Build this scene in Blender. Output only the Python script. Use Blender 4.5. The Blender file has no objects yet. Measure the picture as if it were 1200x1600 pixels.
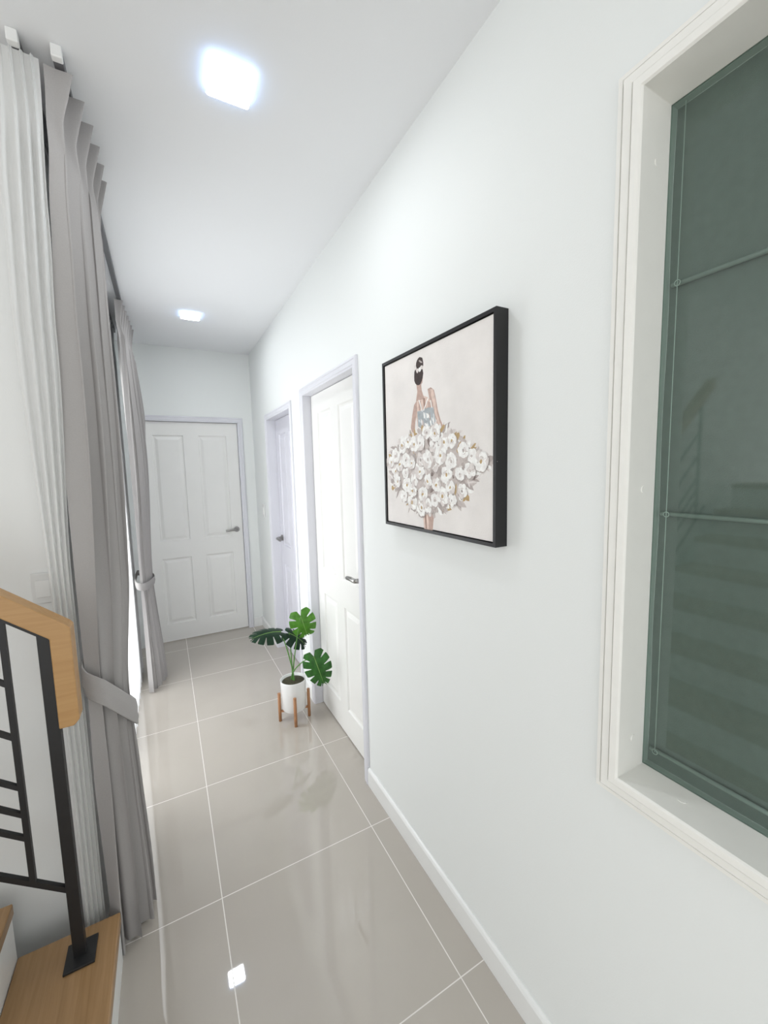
import bpy, bmesh, math, random
from mathutils import Vector, Matrix
random.seed(7)
PI = math.pi
C = bpy.context.scene.collection
# ------------------------------------------------------------------ camera measurements
CAMZ = 1.52
YAW, PITCH, ROLL, FPX = 0.4923, 0.1039, 0.0241, 636.7
_st, _ct, _sp, _cp = math.sin(YAW), math.cos(YAW), math.sin(PITCH), math.cos(PITCH)
FW = Vector((_st*_cp, _ct*_cp, -_sp)); _r = Vector((_ct, -_st, 0)); _u = Vector((_st*_sp, _ct*_sp, _cp))
RT = math.cos(ROLL)*_r - math.sin(ROLL)*_u
UP = math.sin(ROLL)*_r + math.cos(ROLL)*_u
def P(px, py, ax, val):
    """photo measurement -> real point on a known plane of the room"""
    d = (px-600)*RT - (py-800)*UP + FPX*FW
    c = Vector((0, 0, CAMZ)); t = (val-c[ax])/d[ax]
    return c + t*d
W, H, D = 0.781, 2.6175, 4.067
WL = -0.275      # face of the left (window) wall
YS = 1.50        # face of the wall beside the stair
# ------------------------------------------------------------------ materials
def nt(m): m.use_nodes = True; return m.node_tree
def mat(name, col, rough=0.5, metal=0.0, spec=0.5, noise=0.0, nscale=8.0, bump=0.0, bscale=200.0, coat=0.0, sheen=0.0):
    m = bpy.data.materials.new(name); t = nt(m); b = t.nodes['Principled BSDF']
    b.inputs['Base Color'].default_value = (*col, 1); b.inputs['Roughness'].default_value = rough
    b.inputs['Metallic'].default_value = metal; b.inputs['Specular IOR Level'].default_value = spec
    b.inputs['Coat Weight'].default_value = coat; b.inputs['Sheen Weight'].default_value = sheen
    geo = t.nodes.new('ShaderNodeNewGeometry')
    if noise > 0:
        n = t.nodes.new('ShaderNodeTexNoise'); n.inputs['Scale'].default_value = nscale; n.inputs['Detail'].default_value = 5
        t.links.new(geo.outputs['Position'], n.inputs['Vector'])
        r = t.nodes.new('ShaderNodeValToRGB')
        r.color_ramp.elements[0].position = .3; r.color_ramp.elements[1].position = .7
        r.color_ramp.elements[0].color = (*[max(0, c*(1-noise)) for c in col], 1)
        r.color_ramp.elements[1].color = (*[min(1, c*(1+noise)) for c in col], 1)
        t.links.new(n.outputs['Fac'], r.inputs['Fac']); t.links.new(r.outputs['Color'], b.inputs['Base Color'])
    if bump > 0:
        n2 = t.nodes.new('ShaderNodeTexNoise'); n2.inputs['Scale'].default_value = bscale; n2.inputs['Detail'].default_value = 3
        t.links.new(geo.outputs['Position'], n2.inputs['Vector'])
        bp = t.nodes.new('ShaderNodeBump'); bp.inputs['Strength'].default_value = bump; bp.inputs['Distance'].default_value = .002
        t.links.new(n2.outputs['Fac'], bp.inputs['Height']); t.links.new(bp.outputs['Normal'], b.inputs['Normal'])
    return m
def wood(name, c1, c2, axis, rough=.4, scale=1.0):
    m = bpy.data.materials.new(name); t = nt(m); b = t.nodes['Principled BSDF']
    geo = t.nodes.new('ShaderNodeNewGeometry'); mp = t.nodes.new('ShaderNodeMapping')
    s = [90*scale]*3; s[axis] = 5*scale; mp.inputs['Scale'].default_value = s
    n = t.nodes.new('ShaderNodeTexNoise'); n.inputs['Scale'].default_value = 1; n.inputs['Detail'].default_value = 6; n.inputs['Distortion'].default_value = .6
    r = t.nodes.new('ShaderNodeValToRGB'); r.color_ramp.elements[0].position = .3; r.color_ramp.elements[1].position = .7
    r.color_ramp.elements[0].color = (*c1, 1); r.color_ramp.elements[1].color = (*c2, 1)
    t.links.new(geo.outputs['Position'], mp.inputs['Vector']); t.links.new(mp.outputs['Vector'], n.inputs['Vector'])
    t.links.new(n.outputs['Fac'], r.inputs['Fac']); t.links.new(r.outputs['Color'], b.inputs['Base Color'])
    b.inputs['Roughness'].default_value = rough
    return m
def emis(name, col, s):
    m = bpy.data.materials.new(name); t = nt(m); t.nodes.remove(t.nodes['Principled BSDF'])
    e = t.nodes.new('ShaderNodeEmission'); e.inputs['Color'].default_value = (*col, 1); e.inputs['Strength'].default_value = s
    t.links.new(e.outputs[0], t.nodes['Material Output'].inputs['Surface']); return m
def cloth(name, col, transp, transl, noise=.06):
    m = bpy.data.materials.new(name); t = nt(m); b = t.nodes['Principled BSDF']
    b.inputs['Roughness'].default_value = .9; b.inputs['Specular IOR Level'].default_value = .1
    geo = t.nodes.new('ShaderNodeNewGeometry'); n = t.nodes.new('ShaderNodeTexNoise'); n.inputs['Scale'].default_value = 350
    r = t.nodes.new('ShaderNodeValToRGB')
    r.color_ramp.elements[0].color = (*[c*(1-noise) for c in col], 1); r.color_ramp.elements[1].color = (*[min(1, c*(1+noise)) for c in col], 1)
    t.links.new(geo.outputs['Position'], n.inputs['Vector']); t.links.new(n.outputs['Fac'], r.inputs['Fac']); t.links.new(r.outputs['Color'], b.inputs['Base Color'])
    tl = t.nodes.new('ShaderNodeBsdfTranslucent'); tl.inputs['Color'].default_value = (*col, 1)
    mx = t.nodes.new('ShaderNodeMixShader'); mx.inputs[0].default_value = transl
    t.links.new(b.outputs[0], mx.inputs[1]); t.links.new(tl.outputs[0], mx.inputs[2]); out = mx
    if transp > 0:
        tp = t.nodes.new('ShaderNodeBsdfTransparent'); m2 = t.nodes.new('ShaderNodeMixShader'); m2.inputs[0].default_value = transp
        t.links.new(mx.outputs[0], m2.inputs[1]); t.links.new(tp.outputs[0], m2.inputs[2]); out = m2
    t.links.new(out.outputs[0], t.nodes['Material Output'].inputs['Surface'])
    return m
def tile_mat():
    m = bpy.data.materials.new('polished_floor_tile'); t = nt(m); b = t.nodes['Principled BSDF']
    geo = t.nodes.new('ShaderNodeNewGeometry'); sx = t.nodes.new('ShaderNodeSeparateXYZ'); t.links.new(geo.outputs['Position'], sx.inputs[0])
    def mth(op, a, bb=None):
        n = t.nodes.new('ShaderNodeMath'); n.operation = op
        for i, v in enumerate((a, bb)):
            if v is None: continue
            if isinstance(v, (int, float)): n.inputs[i].default_value = v
            else: t.links.new(v, n.inputs[i])
        return n.outputs[0]
    def edge(o, off):
        k = mth('DIVIDE', mth('ADD', o, 60-off), .6); f = mth('FRACT', k)
        return mth('ABSOLUTE', mth('SUBTRACT', mth('FRACT', mth('ADD', f, .5)), .5)), mth('FLOOR', k)
    ex, fx = edge(sx.outputs[0], .0795); ey, fy = edge(sx.outputs[1], 1.4502)
    g = mth('LESS_THAN', mth('MINIMUM', ex, ey), .0016/.6)
    n = t.nodes.new('ShaderNodeTexNoise'); n.inputs['Scale'].default_value = 3.0; n.inputs['Detail'].default_value = 6
    t.links.new(geo.outputs['Position'], n.inputs['Vector'])
    r = t.nodes.new('ShaderNodeValToRGB'); r.color_ramp.elements[0].position = .3; r.color_ramp.elements[1].position = .75
    r.color_ramp.elements[0].color = (.468, .428, .38, 1); r.color_ramp.elements[1].color = (.498, .458, .41, 1)
    t.links.new(n.outputs['Fac'], r.inputs['Fac'])
    mx = t.nodes.new('ShaderNodeMix'); mx.data_type = 'RGBA'
    t.links.new(g, mx.inputs[0]); t.links.new(r.outputs['Color'], mx.inputs[6]); mx.inputs[7].default_value = (.78, .75, .71, 1)
    t.links.new(mx.outputs[2], b.inputs['Base Color'])
    rr = mth('ADD', mth('MULTIPLY', g, .4), .022); t.links.new(rr, b.inputs['Roughness'])
    b.inputs['Specular IOR Level'].default_value = .85
    return m
def glass_mat():
    m = bpy.data.materials.new('green_tinted_glass'); t = nt(m); t.nodes.remove(t.nodes['Principled BSDF'])
    tp = t.nodes.new('ShaderNodeBsdfTransparent'); tp.inputs['Color'].default_value = (.76, .865, .815, 1)
    gl = t.nodes.new('ShaderNodeBsdfGlossy'); gl.inputs['Roughness'].default_value = .04
    lw = t.nodes.new('ShaderNodeLayerWeight'); lw.inputs['Blend'].default_value = .5
    pw = t.nodes.new('ShaderNodeMath'); pw.operation = 'POWER'; pw.inputs[1].default_value = 4.0; t.links.new(lw.outputs['Facing'], pw.inputs[0])
    ma = t.nodes.new('ShaderNodeMath'); ma.operation = 'MULTIPLY_ADD'; ma.inputs[1].default_value = .6; ma.inputs[2].default_value = .07; t.links.new(pw.outputs[0], ma.inputs[0])
    mx = t.nodes.new('ShaderNodeMixShader')
    t.links.new(ma.outputs[0], mx.inputs[0]); t.links.new(tp.outputs[0], mx.inputs[1]); t.links.new(gl.outputs[0], mx.inputs[2])
    t.links.new(mx.outputs[0], t.nodes['Material Output'].inputs['Surface']); return m
M = {
 'wall': mat('white_wall_paint', (.832, .852, .84), .6, bump=.12, bscale=260, spec=.3),
 'stairwall': mat('warm_white_wall_paint', (.84, .845, .835), .6, bump=.12, bscale=260, spec=.3),
 'ceil': mat('ceiling_paint', (.855, .865, .88), .8, bump=.05, spec=.2),
 'tile': tile_mat(),
 'trim': mat('gloss_white_trim', (.85, .855, .845), .3, noise=.01),
 'doorwarm': mat('white_door_paint', (.84, .835, .81), .32, noise=.01),
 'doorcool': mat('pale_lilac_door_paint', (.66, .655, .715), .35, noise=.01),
 'casing': mat('lilac_white_casing', (.725, .725, .77), .4, noise=.01),
 'winframe': mat('window_casing_paint', (.88, .87, .83), .55, noise=.01, nscale=30, spec=.3),
 'bead': mat('grey_rebate_paint', (.44, .47, .45), .5, noise=.02),
 'steel': mat('brushed_steel', (.36, .35, .34), .28, metal=1.0, noise=.05, nscale=90),
 'black': mat('black_powder_coat', (.012, .012, .013), .45, noise=.1, nscale=50),
 'frameblack': mat('black_picture_frame', (.006, .006, .007), .4, noise=.1),
 'tread': wood('oak_tread', (.285, .165, .07), (.365, .22, .105), 1, .35),
 'rail': wood('oak_handrail', (.42, .235, .09), (.485, .285, .118), 0, .35),
 'leg': wood('bamboo_leg', (.36, .165, .07), (.46, .23, .11), 2, .45),
 'pot': mat('white_ceramic', (.86, .86, .85), .3, noise=.01),
 'soil': mat('dark_moss_soil', (.06, .055, .03), .95, noise=.5, nscale=120, bump=.6, bscale=150),
 'leafA': mat('fresh_green_leaf', (.07, .22, .018), .42, noise=.35, nscale=30, spec=.35),
 'leafB': mat('mid_green_leaf', (.028, .125, .018), .42, noise=.4, nscale=30, spec=.35),
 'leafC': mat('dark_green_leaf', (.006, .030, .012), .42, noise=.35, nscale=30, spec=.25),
 'vein': mat('pale_leaf_vein', (.18, .34, .08), .5, noise=.1),
 'stalk': mat('green_stalk', (.10, .25, .05), .5, noise=.15),
 'drape': cloth('grey_blackout_cloth', (.415, .397, .39), 0, .05),
 'sheer': cloth('white_voile', (.86, .86, .87), .28, .5, .03),
 'sheerb': cloth('gathered_white_voile', (.80, .80, .79), .10, .2, .02),
 'track': mat('grey_track', (.16, .16, .17), .45, metal=.4, noise=.05),
 'bracket': mat('white_plastic', (.85, .85, .84), .4, noise=.01),
 'plate': mat('switch_plate_plastic', (.76, .76, .75), .35, noise=.01),
 'lamp': emis('lit_led_panel', (.93, .97, 1.0), 76),
 'lampside': emis('lit_led_panel_rim', (.42, .62, 1.0), 7),
 'blind': mat('grey_green_blind_fabric', (.178, .194, .186), .9, noise=.06, nscale=60, bump=.3, bscale=500),
 'rod': mat('pale_blind_rod', (.36, .39, .375), .6, noise=.03),
 'cord': mat('pale_cord', (.50, .53, .51), .6, noise=.03),
 'glass': glass_mat(),
}
# ------------------------------------------------------------------ helpers
WLOC = {}
def box(bm, x0, x1, y0, y1, z0, z1, mi=0):
    v = [bm.verts.new((x, y, z)) for x in (x0, x1) for y in (y0, y1) for z in (z0, z1)]
    for f in ((0,1,3,2),(4,6,7,5),(0,4,5,1),(2,3,7,6),(0,2,6,4),(1,5,7,3)):
        fc = bm.faces.new([v[i] for i in f]); fc.material_index = mi
def catmull(pts, n=8):
    pts = [Vector(p) for p in pts]; out = []
    for i in range(len(pts)-1):
        p0 = pts[max(i-1, 0)]; p1 = pts[i]; p2 = pts[i+1]; p3 = pts[min(i+2, len(pts)-1)]
        for k in range(n):
            t = k/n
            out.append(.5*((2*p1)+(-p0+p2)*t+(2*p0-5*p1+4*p2-p3)*t*t+(-p0+3*p1-3*p2+p3)*t**3))
    out.append(pts[-1]); return out
def tube(bm, pts, rad, seg=10, mi=0, caps=True):
    pts = [Vector(p) for p in pts]; rings = []
    n = len(pts)
    for i, p in enumerate(pts):
        t = (pts[min(i+1, n-1)]-pts[max(i-1, 0)]).normalized()
        a = Vector((0, 0, 1)) if abs(t.z) < .9 else Vector((1, 0, 0))
        s = t.cross(a).normalized(); q = s.cross(t)
        r = rad(i/(n-1)) if callable(rad) else rad
        rings.append([bm.verts.new(p+r*(math.cos(2*PI*k/seg)*s+math.sin(2*PI*k/seg)*q)) for k in range(seg)])
    for a, b in zip(rings, rings[1:]):
        for k in range(seg):
            f = bm.faces.new((a[k], a[(k+1) % seg], b[(k+1) % seg], b[k])); f.material_index = mi; f.smooth = True
    if caps:
        for r in (rings[0], rings[-1]):
            f = bm.faces.new(r); f.material_index = mi
def lathe(bm, prof, c, seg=40, mi=0):
    rings = []
    for r, z in prof:
        rings.append([bm.verts.new((c[0]+r*math.cos(2*PI*k/seg), c[1]+r*math.sin(2*PI*k/seg), c[2]+z)) for k in range(seg)])
    for a, b in zip(rings, rings[1:]):
        for k in range(seg):
            f = bm.faces.new((a[k], a[(k+1) % seg], b[(k+1) % seg], b[k])); f.material_index = mi; f.smooth = True
    bm.faces.new(rings[0]); bm.faces.new(rings[-1])
def prism(bm, poly, mapf, a, b):
    n = len(poly); A = [bm.verts.new(mapf(p, a)) for p in poly]; B = [bm.verts.new(mapf(p, b)) for p in poly]
    bm.faces.new(A); bm.faces.new(B[::-1])
    for i in range(n): bm.faces.new((A[i], A[(i+1) % n], B[(i+1) % n], B[i]))
def sweep_rect(bm, prof, mp, u0, u1, v0, v1, closed=True):
    """mitred frame: prof is a closed list of (k outward, d toward the room); open at the floor when not closed"""
    rings = []
    for k, d in prof:
        if closed: c = [(u0-k, v0-k), (u1+k, v0-k), (u1+k, v1+k), (u0-k, v1+k)]
        else: c = [(u0-k, v0), (u0-k, v1+k), (u1+k, v1+k), (u1+k, v0)]
        rings.append([bm.verts.new(mp(u, v, d)) for u, v in c])
    n = len(prof)
    for i in range(n):
        a, b = rings[i], rings[(i+1) % n]
        for q in range(4 if closed else 3):
            bm.faces.new((a[q], a[(q+1) % 4], b[(q+1) % 4], b[q]))
    if not closed:
        bm.faces.new([r[0] for r in rings]); bm.faces.new([r[3] for r in rings])
def obj(name, bm, mats, parent=None, bevel=0, recalc=True, smooth=False):
    if recalc: bmesh.ops.recalc_face_normals(bm, faces=bm.faces[:])
    off = WLOC.get(parent.name, Vector((0, 0, 0))) if parent else None
    if off is not None: bmesh.ops.translate(bm, verts=bm.verts[:], vec=-off)
    me = bpy.data.meshes.new(name); bm.to_mesh(me); bm.free()
    if not isinstance(mats, (list, tuple)): mats = [mats]
    for m in mats: me.materials.append(m)
    if smooth:
        for p in me.polygons: p.use_smooth = True
    o = bpy.data.objects.new(name, me); C.objects.link(o)
    if parent: o.parent = parent; WLOC[o.name] = off
    if bevel:
        md = o.modifiers.new('bevel', 'BEVEL'); md.width = bevel; md.segments = 2; md.limit_method = 'ANGLE'; md.angle_limit = math.radians(40)
    return o
def tag(o, label, cat, group=None, kind=None):
    o['label'] = label; o['category'] = cat
    if group: o['group'] = group
    if kind: o['kind'] = kind
    return o
def thing(name, loc, label, cat, group=None, kind=None):
    o = bpy.data.objects.new(name, None); C.objects.link(o); o.location = loc; o.empty_display_size = .05
    WLOC[o.name] = Vector(loc); return tag(o, label, cat, group, kind)
NB = bmesh.new
def wall_cells(bm, us, vs, holes, put):
    for i in range(len(us)-1):
        for j in range(len(vs)-1):
            cu, cv = (us[i]+us[i+1])/2, (vs[j]+vs[j+1])/2
            if any(h[0] < cu < h[1] and h[2] < cv < h[3] for h in holes): continue
            put(us[i], us[i+1], vs[j], vs[j+1])
# ------------------------------------------------------------------ the room
bm = NB(); box(bm, -3, .95, -2.2, 4.25, -.12, 0); tag(obj('floor', bm, M['tile']), 'polished grey beige floor tiles with thin white grout', 'floor', kind='structure')
bm = NB(); box(bm, -3, .95, -2.2, 4.25, H, H+.1); tag(obj('ceiling', bm, M['ceil']), 'plain white ceiling over the hallway', 'ceiling', kind='structure')
D1 = (1.71, 2.455, 1.975); D2 = (2.765, 3.45, 1.945); LIN = .014
WN = (-.75, .46, .885, 2.163)
bm = NB()
holes = [(D1[0]-LIN, D1[1]+LIN, 0, D1[2]+LIN), (D2[0]-LIN, D2[1]+LIN, 0, D2[2]+LIN), WN]
us = sorted({-2.2, 4.25} | {h[k] for h in holes for k in (0, 1)}); vs = sorted({0, H} | {h[k] for h in holes for k in (2, 3)})
wall_cells(bm, us, vs, holes, lambda a, b, c, d: box(bm, W, W+.15, a, b, c, d))
bmesh.ops.remove_doubles(bm, verts=bm.verts[:], dist=1e-5)
tag(obj('wall_right', bm, M['wall']), 'white wall on the right with picture and two doors', 'wall', kind='structure')
D3 = (-.165, .642, 1.984)
bm = NB(); h3 = (D3[0]-LIN, D3[1]+LIN, 0, D3[2]+LIN)
wall_cells(bm, [WL-.15, h3[0], h3[1], W], [0, h3[3], H], [h3], lambda a, b, c, d: box(bm, a, b, D, D+.15, c, d))
tag(obj('wall_far', bm, M['wall']), 'white end wall of the hallway around the far door', 'wall', kind='structure')
LW = (1.95, 3.35, .04, 2.2)
bm = NB()
wall_cells(bm, [YS+.1, LW[0], LW[1], D], [0, LW[2], LW[3], H], [LW], lambda a, b, c, d: box(bm, WL-.15, WL, a, b, c, d))
tag(obj('wall_left', bm, M['wall']), 'white window wall behind the curtains', 'wall', kind='structure')
bm = NB(); box(bm, -3, WL, YS, YS+.1, 0, H)
tag(obj('wall_stair', bm, M['stairwall']), 'off white wall rising beside the wooden stair', 'wall', kind='structure')
def base_right(y0, y1, lab):
    bm = NB(); prism(bm, [(0, 0), (.013, 0), (.013, .078), (.009, .086), (.004, .09), (0, .09)], lambda p, y: (W-p[0], y, p[1]), y0, y1)
    tag(obj('baseboard_right', bm, M['trim'], bevel=.001), lab, 'baseboard', kind='structure')
base_right(-2.2, 1.662, 'long white baseboard under the picture and window')
base_right(2.503, 2.718, 'short white baseboard between the two right doors')
base_right(3.497, D, 'white baseboard from second right door to far corner')
bm = NB(); box(bm, D3[1]+.047, W-.013, D-.013, D, 0, .09)
tag(obj('baseboard_far', bm, M['trim'], bevel=.002), 'tiny white baseboard right of the far door', 'baseboard', kind='structure')
# ------------------------------------------------------------------ doors
def leaf_mesh(bm, mp, w, h, th, us, vs):
    U = [0]+us+[w]; V = [0]+vs+[h]
    def quad(a, b, c, d): bm.faces.new([bm.verts.new(mp(*p)) for p in (a, b, c, d)])
    prof = [(0, 0), (.004, -.0005), (.010, -.009), (.020, -.010), (.042, -.002), (.046, -.0015)]
    for i in range(5):
        for j in range(5):
            u0, u1, v0, v1 = U[i], U[i+1], V[j], V[j+1]
            if i in (1, 3) and j in (1, 3):
                rings = [[(u0+k, v0+k, dd), (u1-k, v0+k, dd), (u1-k, v1-k, dd), (u0+k, v1-k, dd)] for k, dd in prof]
                for a, b in zip(rings, rings[1:]):
                    for q in range(4): quad(a[q], a[(q+1) % 4], b[(q+1) % 4], b[q])
                quad(*rings[-1])
            else: quad((u0, v0, 0), (u1, v0, 0), (u1, v1, 0), (u0, v1, 0))
    quad((0, 0, -th), (w, 0, -th), (w, h, -th), (0, h, -th))
    for a, b in (((0, 0), (w, 0)), ((w, 0), (w, h)), ((w, h), (0, h)), ((0, h), (0, 0))):
        quad((*a, 0), (*b, 0), (*b, -th), (*a, -th))
    bmesh.ops.remove_doubles(bm, verts=bm.verts[:], dist=1e-6)
def lever_mesh(bm, mp, u, v, sgn):
    """mp maps (u,v,d) with d out of the leaf; lever points sgn along u"""
    def disc(r, d0, d1, seg=24):
        a = [bm.verts.new(mp(u+r*math.cos(2*PI*k/seg), v+r*math.sin(2*PI*k/seg), d0)) for k in range(seg)]
        b = [bm.verts.new(mp(u+r*math.cos(2*PI*k/seg), v+r*math.sin(2*PI*k/seg), d1)) for k in range(seg)]
        bm.faces.new(a); bm.faces.new(b)
        for k in range(seg): bm.faces.new((a[k], a[(k+1) % seg], b[(k+1) % seg], b[k]))
    disc(.026, 0, .007); disc(.022, .007, .011); disc(.006, .011, .014)
    pts = catmull([(u, v, .008), (u, v, .032), (u+sgn*.010, v, .046), (u+sgn*.045, v+.002, .050), (u+sgn*.08, v-.001, .049), (u+sgn*.102, v-.005, .045)], 5)
    tube(bm, [mp(*p) for p in pts], lambda t: .0125-.002*t, 12)
def make_door(name, lab, org, u_dir, out, w, h, rec, us, vs, leafm, casem, hu, hv, hs):
    t = thing(name, org, lab, 'door', kind='structure')
    O = Vector(org); ud = Vector(u_dir); od = Vector(out)
    def mp(u, v, d): return O+ud*u+od*d+Vector((0, 0, v))
    bm = NB()
    r = -rec-.041
    sweep_rect(bm, [(.0455, -.002), (.0455, .010), (.041, .014), (.034, .015), (.031, .012), (.012, .012), (.008, .009), (.0, .008), (.0, r), (-.012, r), (-.012, -.14), (LIN-.001, -.14), (LIN-.001, -.002)], mp, 0, w, 0, h, closed=False)
    obj('frame', bm, casem, t)
    bm = NB(); leaf_mesh(bm, lambda u, v, d: mp(u+.003, v+.008, d-rec), w-.006, h-.011, .038, us, vs)
    lf = obj('leaf', bm, leafm, t)
    bm = NB(); lever_mesh(bm, lambda u, v, d: mp(u, v, d-rec), hu, hv, hs)
    hd = obj('handle', bm, M['steel'], lf, smooth=False); hd['label'] = 'brushed metal lever handle'
    return t
VS = [.155, .765, .915, 1.86]
def us4(w, st=.095, mid=.114):
    pw = (w-.006-2*st-mid)/2; return [st, st+pw, st+pw+mid, st+2*pw+mid]
w1 = D1[1]-D1[0]
make_door('door_1', 'nearest white panelled door on right wall beside the picture', (W, D1[0], 0), (0, 1, 0), (-1, 0, 0), w1, D1[2], .045,
          us4(w1, .10, .10), VS, M['doorwarm'], M['casing'], .055, .985, 1)
w2 = D2[1]-D2[0]
make_door('door_2', 'narrow pale lilac door on right wall near far corner', (W, D2[0], 0), (0, 1, 0), (-1, 0, 0), w2, D2[2], .065,
          us4(w2, .09, .09), [.155, .75, .90, 1.82], M['doorcool'], M['casing'], w2-.06, .97, -1)
w3 = D3[1]-D3[0]
make_door('door_3', 'white four panel door closing the far end of hallway', (D3[0], D, 0), (1, 0, 0), (0, -1, 0), w3, D3[2], .02,
          us4(w3), VS, M['doorwarm'], M['casing'], w3-.058, .985, -1)
# ------------------------------------------------------------------ right hand window
t = thing('window_1', (W, .46, WN[2]), 'fixed green tinted window in deep white casing on right wall', 'window', kind='structure')
mpw = lambda u, v, d: (W-d, u, v)
e = .006
bm = NB()
sweep_rect(bm, [(.044, -.002), (.044, .011), (.036, .011), (.036, .005), (.031, .005), (.031, .016), (.016, .016), (.016, .009), (.011, .009), (.011, .022), (-.003, .022), (-e, .018), (-e, -.068), (-.0005, -.068), (-.0005, -.002)], mpw, *WN)
obj('casing', bm, M['winframe'], t, bevel=.0008)
bm = NB()
sweep_rect(bm, [(-e, -.0715), (-e, -.149), (-.0005, -.149), (-.0005, -.0715)], mpw, *WN)
obj('back_bead', bm, M['bead'], t)
bm = NB(); xg = W+.0698
bm.faces.new([bm.verts.new(p) for p in ((xg, WN[0]+.002, WN[2]+.002), (xg, WN[0]+.002, WN[3]-.002), (xg, WN[1]-.002, WN[3]-.002), (xg, WN[1]-.002, WN[2]+.002))])
obj('pane', bm, M['glass'], t, recalc=False)
for z in (.96, 1.47, 2.05):
    bm = NB(); tube(bm, [(W+.03, WN[1]-e+.0005, z), (W+.03, WN[1]-e-.0015, z)], .007, 16)
    obj('screw_cap', bm, M['winframe'], t)
for y in (.36, .2):
    bm = NB(); tube(bm, [(W+.03, y, WN[2]+e-.0005), (W+.03, y, WN[2]+e+.0015)], .007, 16)
    obj('screw_cap', bm, M['winframe'], t)
XB = W+.086
t = thing('roman_blind', (XB, .45, WN[2]+.01), 'grey green roman blind with corded rods seen through tinted window', 'blind')
bm = NB()
nz = 60
y0, y1 = WN[0]+.0062, WN[1]-.0062
rows = []
for j in range(nz+1):
    z = WN[2]+.0062+(WN[3]-WN[2]-.0124)*j/nz
    rows.append([bm.verts.new((XB+.002*math.sin(j*.33), y, z)) for y in (y0, y1)])
for a, b in zip(rows, rows[1:]): bm.faces.new((a[0], a[1], b[1], b[0]))
obj('fabric', bm, M['blind'], t, smooth=True)
for z in (.925, 1.42, 1.848):
    bm = NB(); tube(bm, [(XB-.006, y0+.004, z), (XB-.006, y1-.008, z)], .0042, 10); obj('rod', bm, M['rod'], t)
    bm = NB(); rp = [(XB-.0118, y1-.020+.005*math.cos(2*PI*k/20), z+.005*math.sin(2*PI*k/20)) for k in range(21)]
    tube(bm, rp, .0009, 6); obj('ring', bm, M['cord'], t)
bm = NB(); tube(bm, [(XB-.0118, y1-.020, WN[2]+.04), (XB-.0118, y1-.020, 1.4), (XB-.0118, y1-.020, WN[3]-.01)], .0008, 6); obj('cord', bm, M['cord'], t)
# ------------------------------------------------------------------ left window behind the sheers
t = thing('window_2', (WL-.08, LW[0], LW[2]), 'tall bright window behind the white sheer curtains', 'window', kind='structure')
bm = NB()
for (a, b) in ((LW[0], LW[0]+.05), (LW[1]-.05, LW[1]), ((LW[0]+LW[1])/2-.03, (LW[0]+LW[1])/2+.03)): box(bm, WL-.11, WL-.05, a, b, LW[2], LW[3])
for (a, b) in ((LW[2], LW[2]+.05), (LW[3]-.05, LW[3])): box(bm, WL-.11, WL-.05, LW[0], LW[1], a, b)
obj('window_frame', bm, M['trim'], t, bevel=.003)
# ------------------------------------------------------------------ ceiling lights
def ceiling_light(x, y, lab):
    t = thing('ceiling_light', (x, y, H), lab, 'ceiling light', 'square ceiling lights')
    s, r = .059, .009
    rr = [(x+sx*(s-r)+r*math.cos(a0+k*PI/10), y+sy*(s-r)+r*math.sin(a0+k*PI/10)) for sx, sy, a0 in ((1, 1, 0), (-1, 1, PI/2), (-1, -1, PI), (1, -1, 1.5*PI)) for k in range(6)]
    bm = NB(); box(bm, x-s+.008, x+s-.008, y-s+.008, y+s-.008, H-.005, H); obj('housing', bm, M['bracket'], t, bevel=.001)
    bm = NB(); prism(bm, rr, lambda p, z: (p[0], p[1], z), H-.016, H-.0051)
    bmesh.ops.recalc_face_normals(bm, faces=bm.faces[:]); bm.normal_update()
    for f in bm.faces: f.material_index = 0 if f.normal.z < -.5 else 1
    obj('diffuser', bm, [M['lamp'], M['lampside']], t)
ceiling_light(.242, 1.302, 'large glowing square ceiling light nearest the viewer')
ceiling_light(.242, 3.215, 'small glowing square ceiling light near the far door')
# ------------------------------------------------------------------ wall switches
def switch(face, c, w, h, lab):
    t = thing('light_switch', c, lab, 'light switch')
    x, y, z = c
    def bb(bm, a0, a1, z0, z1, d0, d1):
        if face == 'x': box(bm, x-d1, x-d0, y+a0, y+a1, z+z0, z+z1)
        else: box(bm, x+a0, x+a1, y-d1, y-d0, z+z0, z+z1)
    bm = NB(); bb(bm, -w/2, w/2, -h/2, h/2, 0, .010); obj('plate', bm, M['plate'], t, bevel=.003)
    bm = NB(); bb(bm, -w*.30, w*.30, -h*.28, h*.28, .010, .015); obj('rocker', bm, M['trim'], t, bevel=.0015)
switch('x', (W, 3.74, 1.176), .07, .115, 'white wall switch between lilac door and far corner')
switch('y', (-.330, YS, 1.20), .056, .09, 'white wall switch on stair wall beside the sheer curtain')
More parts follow.
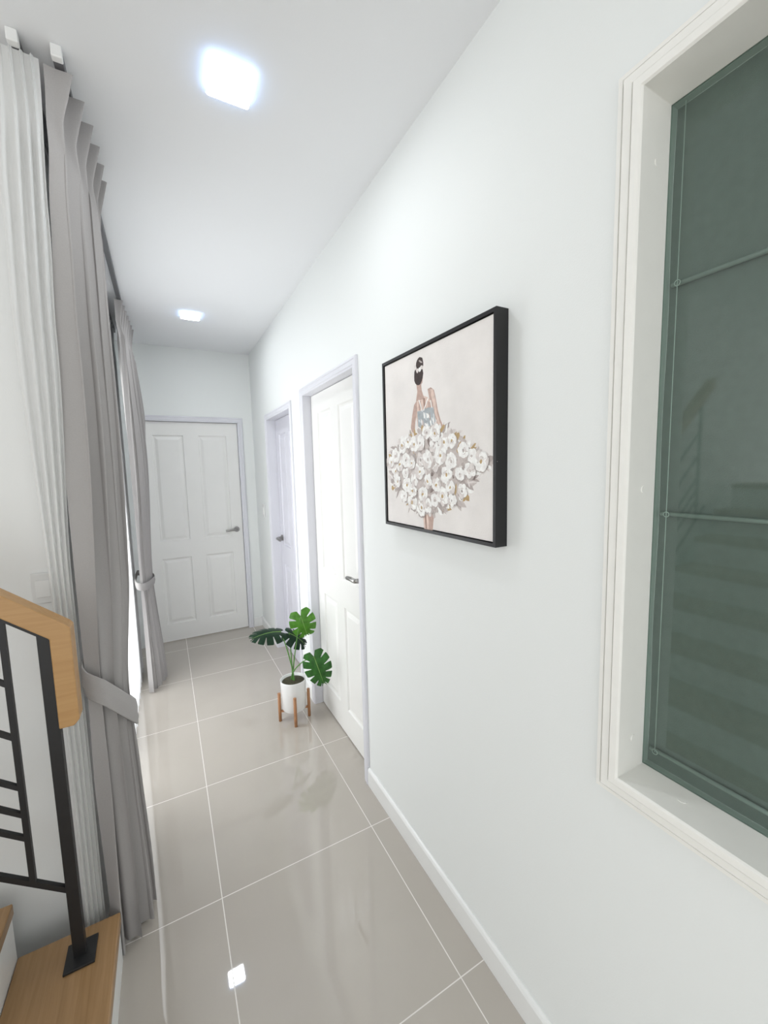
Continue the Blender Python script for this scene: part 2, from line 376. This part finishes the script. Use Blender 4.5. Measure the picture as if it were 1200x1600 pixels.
# ------------------------------------------------------------------ framed painting
t = thing('framed_painting', (W, 1.074, 1.313), 'square black framed painting of a dancer in flower skirt on right wall', 'painting')
PY0, PY1, PZ0, PZ1 = .778, 1.370, 1.312, 1.909
XF = W-.04
mpp = lambda u, v, d: (XF+d, u, v)
bm = NB(); fw = .010
sweep_rect(bm, [(0, 0), (-fw, 0), (-fw, .028), (-.16, .028), (-.16, .0399), (0, .0399)], mpp, PY0, PY1, PZ0, PZ1)
obj('frame', bm, M['frameblack'], t)
cols = [('canvas_ground', (.83, .795, .77)), ('paint_skin', (.54, .39, .335)), ('paint_skin_light', (.74, .585, .515)), ('paint_hair', (.07, .054, .052)),
        ('paint_bodice', (.42, .45, .47)), ('paint_bodice_light', (.62, .65, .665)), ('paint_white', (.92, .895, .87)), ('paint_pale', (.74, .69, .665)),
        ('paint_grey', (.45, .395, .375)), ('paint_dark', (.26, .21, .195)), ('paint_ochre', (.50, .36, .19)), ('paint_skin_dark', (.38, .255, .21)), ('paint_shadow', (.58, .52, .495))]
PM = [mat(n, c, .75, noise=.05 if i == 0 else .12, nscale=9 if i == 0 else 70, bump=.4, bscale=220, spec=.2) for i, (n, c) in enumerate(cols)]
XC = XF+.005
bm = NB(); gap = .013
box(bm, XC, W-.0125, PY0+gap, PY1-gap, PZ0+gap, PZ1-gap, 0)
layer = [0]
def poly(pts, mi, raw=False):
    layer[0] += 1; x = XC-.00005-.0000020*layer[0]
    q = pts if raw else [(P(a, b, 0, XC).y, P(a, b, 0, XC).z) for a, b in pts]
    f = bm.faces.new([bm.verts.new((x, y, z)) for y, z in q]); f.material_index = mi
    return q
def ell(y, z, ry, rz, ang, mi, n=12, wob=0):
    ca, sa = math.cos(ang), math.sin(ang); pts = []
    for k in range(n):
        r = 1+random.uniform(-wob, wob); a = 2*PI*k/n; u, v = ry*r*math.cos(a), rz*r*math.sin(a)
        pts.append((y+u*ca-v*sa, z+u*sa+v*ca))
    poly(pts, mi, True)
def cpx(px, py): q = P(px, py, 0, XC); return q.y, q.z
# legs
poly([(660, 795), (670, 795), (673, 828), (663, 827)], 2); poly([(668, 795), (679, 795), (676, 829), (671, 829)], 1)
poly([(663, 800), (666, 800), (667, 826), (665, 826)], 11)
# back, neck, arms
poly([(648, 640), (650, 630), (654, 622), (661, 618), (669, 621), (676, 630), (679, 645), (680, 668), (654, 676), (651, 655)], 2)
poly([(650, 594), (657, 592), (659, 610), (663, 623), (650, 627), (652, 612)], 1)
poly([(651, 626), (647, 633), (644, 650), (642, 668), (645, 682), (648, 676), (649, 660), (652, 642)], 1)
poly([(668, 608), (673, 605), (678, 609), (681, 622), (684, 640), (688, 655), (693, 667), (686, 672), (681, 655), (676, 640), (671, 624)], 1)
poly([(672, 608), (676, 608), (680, 622), (682, 642), (688, 662), (685, 664), (679, 643), (675, 624)], 2)
poly([(661, 622), (664, 622), (665, 640), (662, 640)], 11); poly([(654, 628), (658, 626), (657, 641), (654, 642)], 1); poly([(668, 626), (674, 630), (674, 638), (669, 638)], 1)
# bodice and straps
poly([(652, 643), (660, 641), (668, 637), (677, 636), (680, 652), (682, 672), (668, 680), (655, 682), (653, 662)], 4)
for _ in range(26):
    y, z = cpx(random.uniform(656, 678), random.uniform(645, 674)); ell(y, z, .012, .004, random.uniform(.4, 1.6), random.choice((5, 5, 6, 8)), 6, .3)
for a, b in (((654, 625), (659, 643)), ((668, 622), (661, 642)), ((672, 625), (674, 637))):
    poly([a, (a[0]+1.4, a[1]), (b[0]+1.4, b[1]), b], 6)
# head and hair
poly([(647, 590), (649, 582), (656, 580), (661, 586), (660, 598), (656, 604), (651, 603)], 1)
y, z = cpx(654, 586); ell(y, z, .027, .032, 0, 3, 16, .05)
y, z = cpx(655.5, 569); ell(y, z, .022, .022, 0, 3, 16, .05)
for px, py in ((649, 575), (652, 579), (656, 577), (659, 574)):
    y, z = cpx(px, py); ell(y, z, .008, .007, random.uniform(0, 3), random.choice((6, 7)), 7, .25)
y, z = cpx(657, 565); ell(y, z, .012, .003, .5, 8, 7, .1)
# skirt
SK = [(606, 722), (612, 703), (628, 690), (645, 678), (662, 670), (688, 668), (710, 674), (732, 690), (750, 706), (768, 722), (752, 734), (740, 756), (724, 782), (700, 797), (675, 803), (652, 798), (630, 782), (614, 760), (607, 742)]
sk = [cpx(*p) for p in SK]
cy = sum(p[0] for p in sk)/len(sk); cz = sum(p[1] for p in sk)/len(sk)
for i in range(180):
    a, b = sk[i % len(sk)], sk[(i+1) % len(sk)]; f = random.random()
    y, z = a[0]+(b[0]-a[0])*f, a[1]+(b[1]-a[1])*f
    k = random.uniform(-.01, .16); y += (cy-y)*k; z += (cz-z)*k
    ell(y, z, random.uniform(.012, .030), random.uniform(.004, .010), math.atan2(z-cz, y-cy)+random.uniform(-.8, .8), random.choice((6, 7, 7, 8, 10, 12, 12)), 6, .25)
poly([(cy+(y-cy)*.88, cz+(z-cz)*.88) for y, z in sk], 12, True)
def inside(y, z, s=.90):
    c = False; q = [(cy+(a-cy)*s, cz+(b-cz)*s) for a, b in sk]; n = len(q)
    for i in range(n):
        (y1, z1), (y2, z2) = q[i], q[i-1]
        if (z1 > z) != (z2 > z) and y < (y2-y1)*(z-z1)/(z2-z1)+y1: c = not c
    return c
for _ in range(320):
    y, z = random.uniform(.79, 1.36), random.uniform(1.35, 1.75)
    if inside(y, z, .93): ell(y, z, random.uniform(.010, .024), random.uniform(.004, .008), random.uniform(0, 3), random.choice((9, 8, 8, 8, 12, 7, 7, 12, 10)), 6, .25)
roses = [cpx(752, 721), cpx(738, 712), cpx(735, 735)]; tries = 0
while len(roses) < 62 and tries < 16000:
    tries += 1
    y, z = random.uniform(.79, 1.36), random.uniform(1.34, 1.76)
    if inside(y, z, .91) and all(math.hypot(y-a, z-b) > .0385 for a, b in roses): roses.append((y, z))
random.shuffle(roses)
for y, z in roses:
    R = random.uniform(.022, .031); a0 = random.uniform(0, 6); sq = random.uniform(.75, 1.0); tilt = random.uniform(-.6, .6)
    def off(r, a):
        u, v = r*math.cos(a), r*sq*math.sin(a); return y+u*math.cos(tilt)-v*math.sin(tilt), z+u*math.sin(tilt)+v*math.cos(tilt)
    ell(y-.002, z-.006, R*.93, R*.90*sq, tilt, random.choice((8, 12, 8)), 12, .25)
    n = random.choice((5, 6, 7))
    for k in range(n):                                              # round outer petals
        a = a0+k*2*PI/n+random.uniform(-.2, .2); py_, pz_ = off(.54*R, a)
        ell(py_, pz_, R*random.uniform(.40, .54), R*random.uniform(.42, .54), a+tilt+random.uniform(-.3, .3), random.choice((6, 6, 6, 7)), 10, .16)
        if random.random() < .7: q_ = off(.50*R, a+PI/n); ell(q_[0], q_[1], R*.32, R*.05, a+PI/n+tilt, random.choice((12, 7, 7)), 6, .2)
    ell(y, z, R*.46, R*.44*sq, tilt, random.choice((12, 7, 12)), 10, .25)
    for k in range(4):
        a = a0+.5+k*2*PI/4; py_, pz_ = off(.25*R, a); ell(py_, pz_, R*.29, R*.18, a+tilt+PI/2, random.choice((6, 6, 7)), 8, .2)
    ell(y+random.uniform(-.002, .002), z-.001, R*.20, R*.16, random.uniform(0, 3), random.choice((10, 10, 8, 12)), 8, .3)
obj('canvas', bm, PM, t, recalc=False)
# ------------------------------------------------------------------ plant stand and plant
PC = Vector((.613, 2.375, 0))
t = thing('plant_stand', PC, 'small wooden four legged stand under the white pot', 'plant stand')
for k in range(4):
    a = math.radians(258+90*k); p = PC+Vector((math.cos(a), math.sin(a), 0))*.088
    bm = NB(); tube(bm, [p+Vector((0, 0, 0)), p+Vector((0, 0, .09)), p+Vector((0, 0, .178))], .0095, 12); obj('leg', bm, M['leg'], t)
for k in range(2):
    a = math.radians(258+90*k); d = Vector((math.cos(a), math.sin(a), 0))*.086
    bm = NB(); z = .062; tube(bm, [PC-d+Vector((0, 0, z)), PC+d+Vector((0, 0, z))], .008, 10); obj('crossbar', bm, M['leg'], t)
t = thing('potted_plant', PC+Vector((0, 0, .071)), 'potted plant with large split green leaves in white pot beside nearest door', 'potted plant')
bm = NB(); lathe(bm, [(.02, .071), (.066, .071), (.071, .076), (.077, .252), (.078, .258), (.074, .258), (.070, .235), (.02, .235)], PC)
obj('pot', bm, M['pot'], t)
bm = NB(); lathe(bm, [(.07, .232), (.068, .243), (.04, .249), (.005, .251)], PC, 28); obj('soil', bm, M['soil'], t)
def leaf(base, tip, normal, wid, m, nsl=5, droop=.02, bend=None):
    base = Vector(base); tip = Vector(tip); ax = tip-base; L = ax.length; ax.normalize()
    nrm = Vector(normal); nrm = (nrm-nrm.dot(ax)*ax).normalized(); sd = ax.cross(nrm).normalized()
    bm = NB(); T = 96; S = 7
    def pos(u, v):
        r2 = (u/L-.3)**2
        return base+ax*u+sd*v+nrm*(-droop*3*r2-droop*2*(abs(v)/wid)**2+.012*(1-min(1, abs(v)/wid*3)) * -.4)
    for sg in (-1, 1):
        grid = []
        for i in range(T+1):
            q = i/T
            org = q*.93*L
            ang = math.radians(152*(1-q)**1.15+4)
            rad = wid*(.30+.72*math.sin(PI*min(1, (q*.86+.12)))**.75)*(1-.25*q) if q < .97 else wid*.14
            if q < .12: rad *= .62+.38*q/.12
            ph = (q*nsl*1.05+.18) % 1.0
            slit = max(0, 1-abs(ph-.5)/.13)
            if .13 < q < .93: rad *= 1-.52*min(1, slit*1.6)
            tipfix = min(1, (1-q)/.12)
            row = []
            for k in range(S+1):
                s = k/S
                u = org+rad*s*math.cos(ang)*(1 if q < .9 else max(tipfix, .35)); v = sg*rad*s*math.sin(ang)
                u = min(u, L*1.02)
                row.append(bm.verts.new(pos(u, v)))
            grid.append(row)
        for a, b in zip(grid, grid[1:]):
            for k in range(S):
                f = bm.faces.new((a[k], a[k+1], b[k+1], b[k])); f.smooth = True
    tube(bm, [pos(u*L, 0)+nrm*.0015 for u in (0, .25, .5, .75, .95)], lambda s: .0028*(1-.7*s), 6, 1)
    o = obj('leaf', bm, [m, M['vein']], t, recalc=False)
    bm = NB(); st = PC+Vector((random.uniform(-.012, .012), random.uniform(-.012, .012), .245)); up = Vector((0, 0, 1))
    mid = bend if bend is not None else (st*.45+base*.55)+up*.04
    tube(bm, catmull([st, st*.75+mid*.25+up*.03, mid, base-nrm*.003], 6), lambda s: .0048*(1-.45*s), 8)
    obj('stalk', bm, M['stalk'], o)
    return o
TC = Vector((-.26, -.86, .42))
leaf(P(470, 963, 1, 2.36), P(481, 995, 1, 2.34), TC, .088, M['leafA'])['label'] = 'bright green split leaf at top'
leaf(P(491, 1027, 1, 2.17), P(508, 1074, 1, 2.15), TC+Vector((0, 0, -.2)), .088, M['leafB'], 6)['label'] = 'green split leaf drooping to the right'
leaf(P(438, 985, 1, 2.40), P(393, 992, 1, 2.36), (-.1, -.36, .93), .085, M['leafC'], 6)['label'] = 'dark leaf reaching left'
leaf(P(452, 988, 1, 2.44), P(481, 1004, 1, 2.40), (-.1, -.40, .9), .075, M['leafC'], 5)['label'] = 'dark leaf behind the top leaf'
# ------------------------------------------------------------------ curtains
def lerpk(keys, z):
    if z >= keys[0][0]: return keys[0][1]
    for (z1, v1), (z2, v2) in zip(keys, keys[1:]):
        if z1 >= z >= z2:
            f = (z1-z)/(z1-z2); f = f*f*(3-2*f)
            if isinstance(v1, tuple): return tuple(a+(b-a)*f for a, b in zip(v1, v2))
            return v1+(v2-v1)*f
    return keys[-1][1]
def curtain_mesh(bm, A, Bm, B, amp, n, zt, zb, seed, head=.12, Ns=None, Nz=90, pleat=.010, irr=.5, nfree=None):
    Ns = Ns or n*30; rows = []; rnd = random.Random(seed)
    po = [rnd.uniform(-1, 1) for _ in range(n+2)]; ao = [rnd.uniform(1-irr*.6, 1+irr*.6) for _ in range(n+2)]
    nf = nfree or n
    sm = lambda f: f*f*(3-2*f)
    for j in range(Nz+1):
        q = j/Nz; z = zt+(zb-zt)*q**1.25
        a, m, b, am = lerpk(A, z), lerpk(Bm, z), lerpk(B, z), lerpk(amp, z)
        row = []
        dz = zt-z
        hk = max(0, min(1, (head*1.9-dz)/(head*.9))); hk = sm(hk)       # 1 in the stiff heading, 0 below it
        fan = max(0, 1-dz/head)                                         # pleats fan open towards the top
        for i in range(Ns+1):
            s = i/Ns; kk = int(s*n); fr = sm(s*n-kk); o = po[kk]*(1-fr)+po[kk+1]*fr; aa = ao[kk]*(1-fr)+ao[kk+1]*fr
            mx, my = 2*m[0]-.5*(a[0]+b[0]), 2*m[1]-.5*(a[1]+b[1])
            x = (1-s)**2*a[0]+2*s*(1-s)*mx+s*s*b[0]; y = (1-s)**2*a[1]+2*s*(1-s)*my+s*s*b[1]
            tx = 2*(1-s)*(mx-a[0])+2*s*(b[0]-mx); ty = 2*(1-s)*(my-a[1])+2*s*(b[1]-my); l = math.hypot(tx, ty) or 1
            nx, ny = ty/l, -tx/l
            ph = 2*PI*n*s
            fd = min(1, dz/.9)
            pf = 2*PI*(n+(nf-n)*fd)*s+o*irr*1.8*fd
            free = am*aa*(math.sin(pf)+irr*.5*math.sin(2*pf+o*4+z*1.3)*(.4+.6*math.sin(z*2.1+o*5)**2)+irr*.3*math.sin(.5*pf+o*2))
            lobe = max(0, math.sin(ph))**1.6
            pin = -.35*am+pleat*(2.2+1.8*fan)*lobe+pleat*(.35+.5*fan)*math.cos(5*ph)*lobe
            dsp = free*(1-hk)+pin*hk
            yy = y+.35*am*math.sin(2*pf)*(1-hk)*ty/l
            row.append(bm.verts.new((x+nx*dsp, yy+ny*dsp, z)))
        rows.append(row)
    for a, b in zip(rows, rows[1:]):
        for i in range(Ns):
            f = bm.faces.new((a[i], a[i+1], b[i+1], b[i])); f.smooth = True
def band(bm, pts, hh):
    c = catmull(pts, 16); rows = []; n = len(c)
    for i, p in enumerate(c):
        f = hh*(.70+.30*math.sin(PI*i/(n-1)))
        tg = c[min(i+1, n-1)]-c[max(i-1, 0)]; l = math.hypot(tg.x, tg.y) or 1; nx, ny = tg.y/l, -tg.x/l
        row = []
        for k in (-1, -.93, -.7, -.35, 0, .35, .7, .93, 1):
            d = .0025*(1-k*k)+.0016*math.sin(k*7+i*.12)*(1-k*k)
            row.append(bm.verts.new((p.x+nx*d, p.y+ny*d, p.z+f*k)))
        rows.append(row)
    for a, b in zip(rows, rows[1:]):
        for k in range(8):
            fc = bm.faces.new((a[k], a[k+1], b[k+1], b[k])); fc.smooth = True
def solid(o, th):
    md = o.modifiers.new('thick', 'SOLIDIFY'); md.thickness = th; md.offset = 0
ZT = H-.032
XT, XS = -.165, -.252
for x, lab in ((XT, 'dark curtain track carrying the grey drapes along ceiling'), (XS, 'curtain track nearest the left wall carrying the sheers')):
    t = thing('curtain_track', (x, 1.41, H), lab, 'curtain track')
    bm = NB(); box(bm, x-.011, x+.011, 1.42, 3.75, H-.028, H); obj('rail', bm, M['track'], t, bevel=.002)
    bm = NB(); box(bm, x-.012, x+.012, 1.400, 1.421, H-.030, H); obj('end_cap', bm, M['bracket'], t, bevel=.003)
t = thing('grey_drape', (XT, 1.5, .005), 'large grey pleated drape tied back at near end of window', 'curtain')
bm = NB()
curtain_mesh(bm, [(ZT, (-.190, 1.432)), (2.2, (-.208, 1.432)), (1.9, (-.216, 1.432)), (.88, (-.236, 1.434)), (.5, (-.240, 1.436)), (.01, (-.242, 1.436))],
             [(ZT, (-.158, 1.68)), (1.9, (-.152, 1.62)), (1.2, (-.156, 1.60)), (.80, (-.170, 1.55)), (.01, (-.158, 1.53))],
             [(ZT, (-.160, 1.95)), (1.9, (-.164, 1.88)), (1.2, (-.169, 1.80)), (.75, (-.188, 1.67)), (.01, (-.185, 1.76))],
             [(ZT, .026), (2.3, .029), (1.6, .031), (.80, .014), (.5, .022), (.01, .029)], 6, ZT, .008, 4, Ns=330, nfree=5.8, pleat=.013)
obj('drape_panel', bm, M['drape'], t, recalc=False)
bm = NB(); band(bm, [(-.234, 1.50, .955), (-.250, 1.456, .94), (-.240, 1.417, .915), (-.200, 1.426, .872), (-.162, 1.500, .785), (-.142, 1.585, .712), (-.149, 1.67, .672), (-.182, 1.718, .69), (-.222, 1.685, .78), (-.236, 1.60, .87), (-.234, 1.51, .95)], .046)
tb = obj('tieback', bm, M['drape'], t, recalc=False); solid(tb, .004)
t = thing('grey_drape', (XT, 3.3, .005), 'slimmer grey drape tied back beside the far door', 'curtain')
bm = NB()
curtain_mesh(bm, [(ZT, (-.180, 3.03)), (1.6, (-.185, 3.10)), (.78, (-.195, 3.28)), (.01, (-.190, 3.17))],
             [(ZT, (-.165, 3.35)), (1.6, (-.135, 3.38)), (.75, (-.150, 3.42)), (.01, (-.115, 3.30))],
             [(ZT, (-.150, 3.69)), (1.6, (-.115, 3.65)), (.75, (-.135, 3.56)), (.01, (-.105, 3.50))],
             [(ZT, .024), (2.4, .024), (1.6, .022), (.75, .012), (.5, .016), (.01, .022)], 7, ZT, .008, 11, nfree=6)
obj('drape_panel', bm, M['drape'], t, recalc=False)
bm = NB(); band(bm, [(-.228, 3.58, .78), (-.232, 3.40, .77), (-.214, 3.275, .75), (-.168, 3.295, .735), (-.130, 3.42, .73), (-.116, 3.53, .73), (-.129, 3.595, .74), (-.19, 3.62, .765), (-.228, 3.59, .78)], .027)
tb = obj('tieback', bm, M['drape'], t, recalc=False); solid(tb, .004)
t = thing('sheer_curtain', (-.29, 1.45, .005), 'gathered white sheer hanging at wall corner left of large drape', 'curtain')
bm = NB()
curtain_mesh(bm, [(ZT, (-.288, 1.418)), (2.24, (-.310, 1.420)), (1.9, (-.316, 1.422)), (1.2, (-.302, 1.430)), (.01, (-.305, 1.435))],
             [(ZT, (-.245, 1.420)), (1.9, (-.264, 1.424)), (1.2, (-.276, 1.438)), (.01, (-.280, 1.444))],
             [(ZT, (-.206, 1.424)), (2.2, (-.218, 1.426)), (1.9, (-.228, 1.430)), (1.2, (-.254, 1.448)), (.01, (-.260, 1.452))],
             [(ZT, .005), (2.3, .006), (.01, .006)], 4, ZT, .012, 5, pleat=.002, nfree=4, irr=.1)
obj('sheer_panel', bm, M['sheerb'], t, recalc=False)
t = thing('sheer_curtain', (XS, 2.7, .005), 'bright white sheer curtain glowing between the two grey drapes', 'curtain')
bm = NB()
curtain_mesh(bm, [(ZT, (XS, 1.80))], [(ZT, (XS, 2.75))], [(ZT, (XS, 3.70))], [(ZT, .009), (.01, .009)], 22, ZT, .008, 9, Ns=22*16, pleat=.003, irr=.25)
obj('sheer_panel', bm, M['sheer'], t, recalc=False)
# ------------------------------------------------------------------ staircase and railing
t = thing('staircase', (-.213, 1.0, 0), 'wooden treads and white risers of stair climbing left', 'stairs')
X0, RUN, RISE, SY0, SY1 = -.213, .241, .17, .45, 1.403
bm = NB(); NST = 8
prof = [(X0-.006, 0)]
for k in range(NST):
    prof.append((X0-.006-RUN*k, RISE*(k+1)-.034)); prof.append((X0-.006-RUN*(k+1), RISE*(k+1)-.034))
prof.append((X0-.006-RUN*NST, 0))
prism(bm, prof, lambda p, y: (p[0], y, p[1]), SY0, SY1)
obj('risers', bm, M['trim'], t)
for k in range(NST):
    bm = NB(); box(bm, X0-RUN*(k+1)-.005, X0-RUN*k, SY0-.001, SY1+.001, RISE*(k+1)-.0339, RISE*(k+1)); obj('tread', bm, M['tread'], t, bevel=.004)
YR = 1.325
t = thing('stair_railing', (-.30, YR, .17), 'black metal stair railing topped by oak handrail', 'railing')
SL = .82; XE = -1.35
zt = lambda x: 1.131+SL*(-.243-x)
bm = NB()
prism(bm, [(XE, zt(XE)), (-.250, zt(-.250)), (-.243, zt(-.243)-.004), (-.243, .875), (-.256, .860), (-.288, .860), (-.288, zt(-.288)-.062), (XE, zt(XE)-.062)], lambda p, y: (p[0], y, p[1]), YR-.026, YR+.026)
obj('handrail', bm, M['rail'], t, bevel=.003)
def slope_bar(bm, xa, xb, za, th, dy):
    zb = za+SL*(xa-xb)
    prism(bm, [(xa, za-th/2), (xa, za+th/2), (xb, zb+th/2), (xb, zb-th/2)], lambda p, y: (p[0], y, p[1]), YR-dy/2, YR+dy/2)
bm = NB(); slope_bar(bm, -.289, XE, zt(-.289)-.068, .011, .032); obj('rail_support', bm, M['black'], t)
bm = NB(); box(bm, -.3165, -.2885, YR-.012, YR+.012, .176, zt(-.30)-.06); obj('newel_post', bm, M['black'], t, bevel=.001)
bm = NB(); box(bm, -.336, -.264, YR-.044, YR+.036, .1705, .177); obj('base_plate', bm, M['black'], t, bevel=.001)
bm = NB(); slope_bar(bm, -.30, XE, .372, .018, .012); obj('bottom_rail', bm, M['black'], t)
for x in (-.383, -1.25):
    bm = NB(); box(bm, x-.0065, x+.0065, YR-.0065, YR+.0065, .372+SL*(-.30-x), zt(x)-.066); obj('baluster', bm, M['black'], t)
for z in (.997, .853, .714, .637, .570):
    bm = NB(); slope_bar(bm, -.383, -1.25, z, .0145, .010); obj('crossbar', bm, M['black'], t)
# ------------------------------------------------------------------ light
w = bpy.data.worlds.new('world'); bpy.context.scene.world = w; w.use_nodes = True
bg = w.node_tree.nodes['Background']; bg.inputs['Color'].default_value = (.972, .99, .985, 1); bg.inputs['Strength'].default_value = 1.72
al = bpy.data.lights.new('daylight', 'AREA'); al.shape = 'RECTANGLE'; al.size = 2.1; al.size_y = 1.5; al.energy = 62; al.color = (.95, .98, 1)
lo = bpy.data.objects.new('daylight', al); C.objects.link(lo); lo.location = (-1.0, 2.65, 1.2); lo.rotation_euler = (0, math.radians(-90), 0)
# ------------------------------------------------------------------ camera
cam = bpy.data.cameras.new('camera'); co = bpy.data.objects.new('camera', cam); C.objects.link(co)
cam.sensor_fit = 'HORIZONTAL'; cam.sensor_width = 36; cam.lens = FPX*36/1200; cam.clip_start = .01
co.matrix_world = Matrix(((RT.x, UP.x, -FW.x, 0), (RT.y, UP.y, -FW.y, 0), (RT.z, UP.z, -FW.z, CAMZ), (0, 0, 0, 1)))
bpy.context.scene.camera = co
bpy.context.scene.view_settings.view_transform = 'Standard'
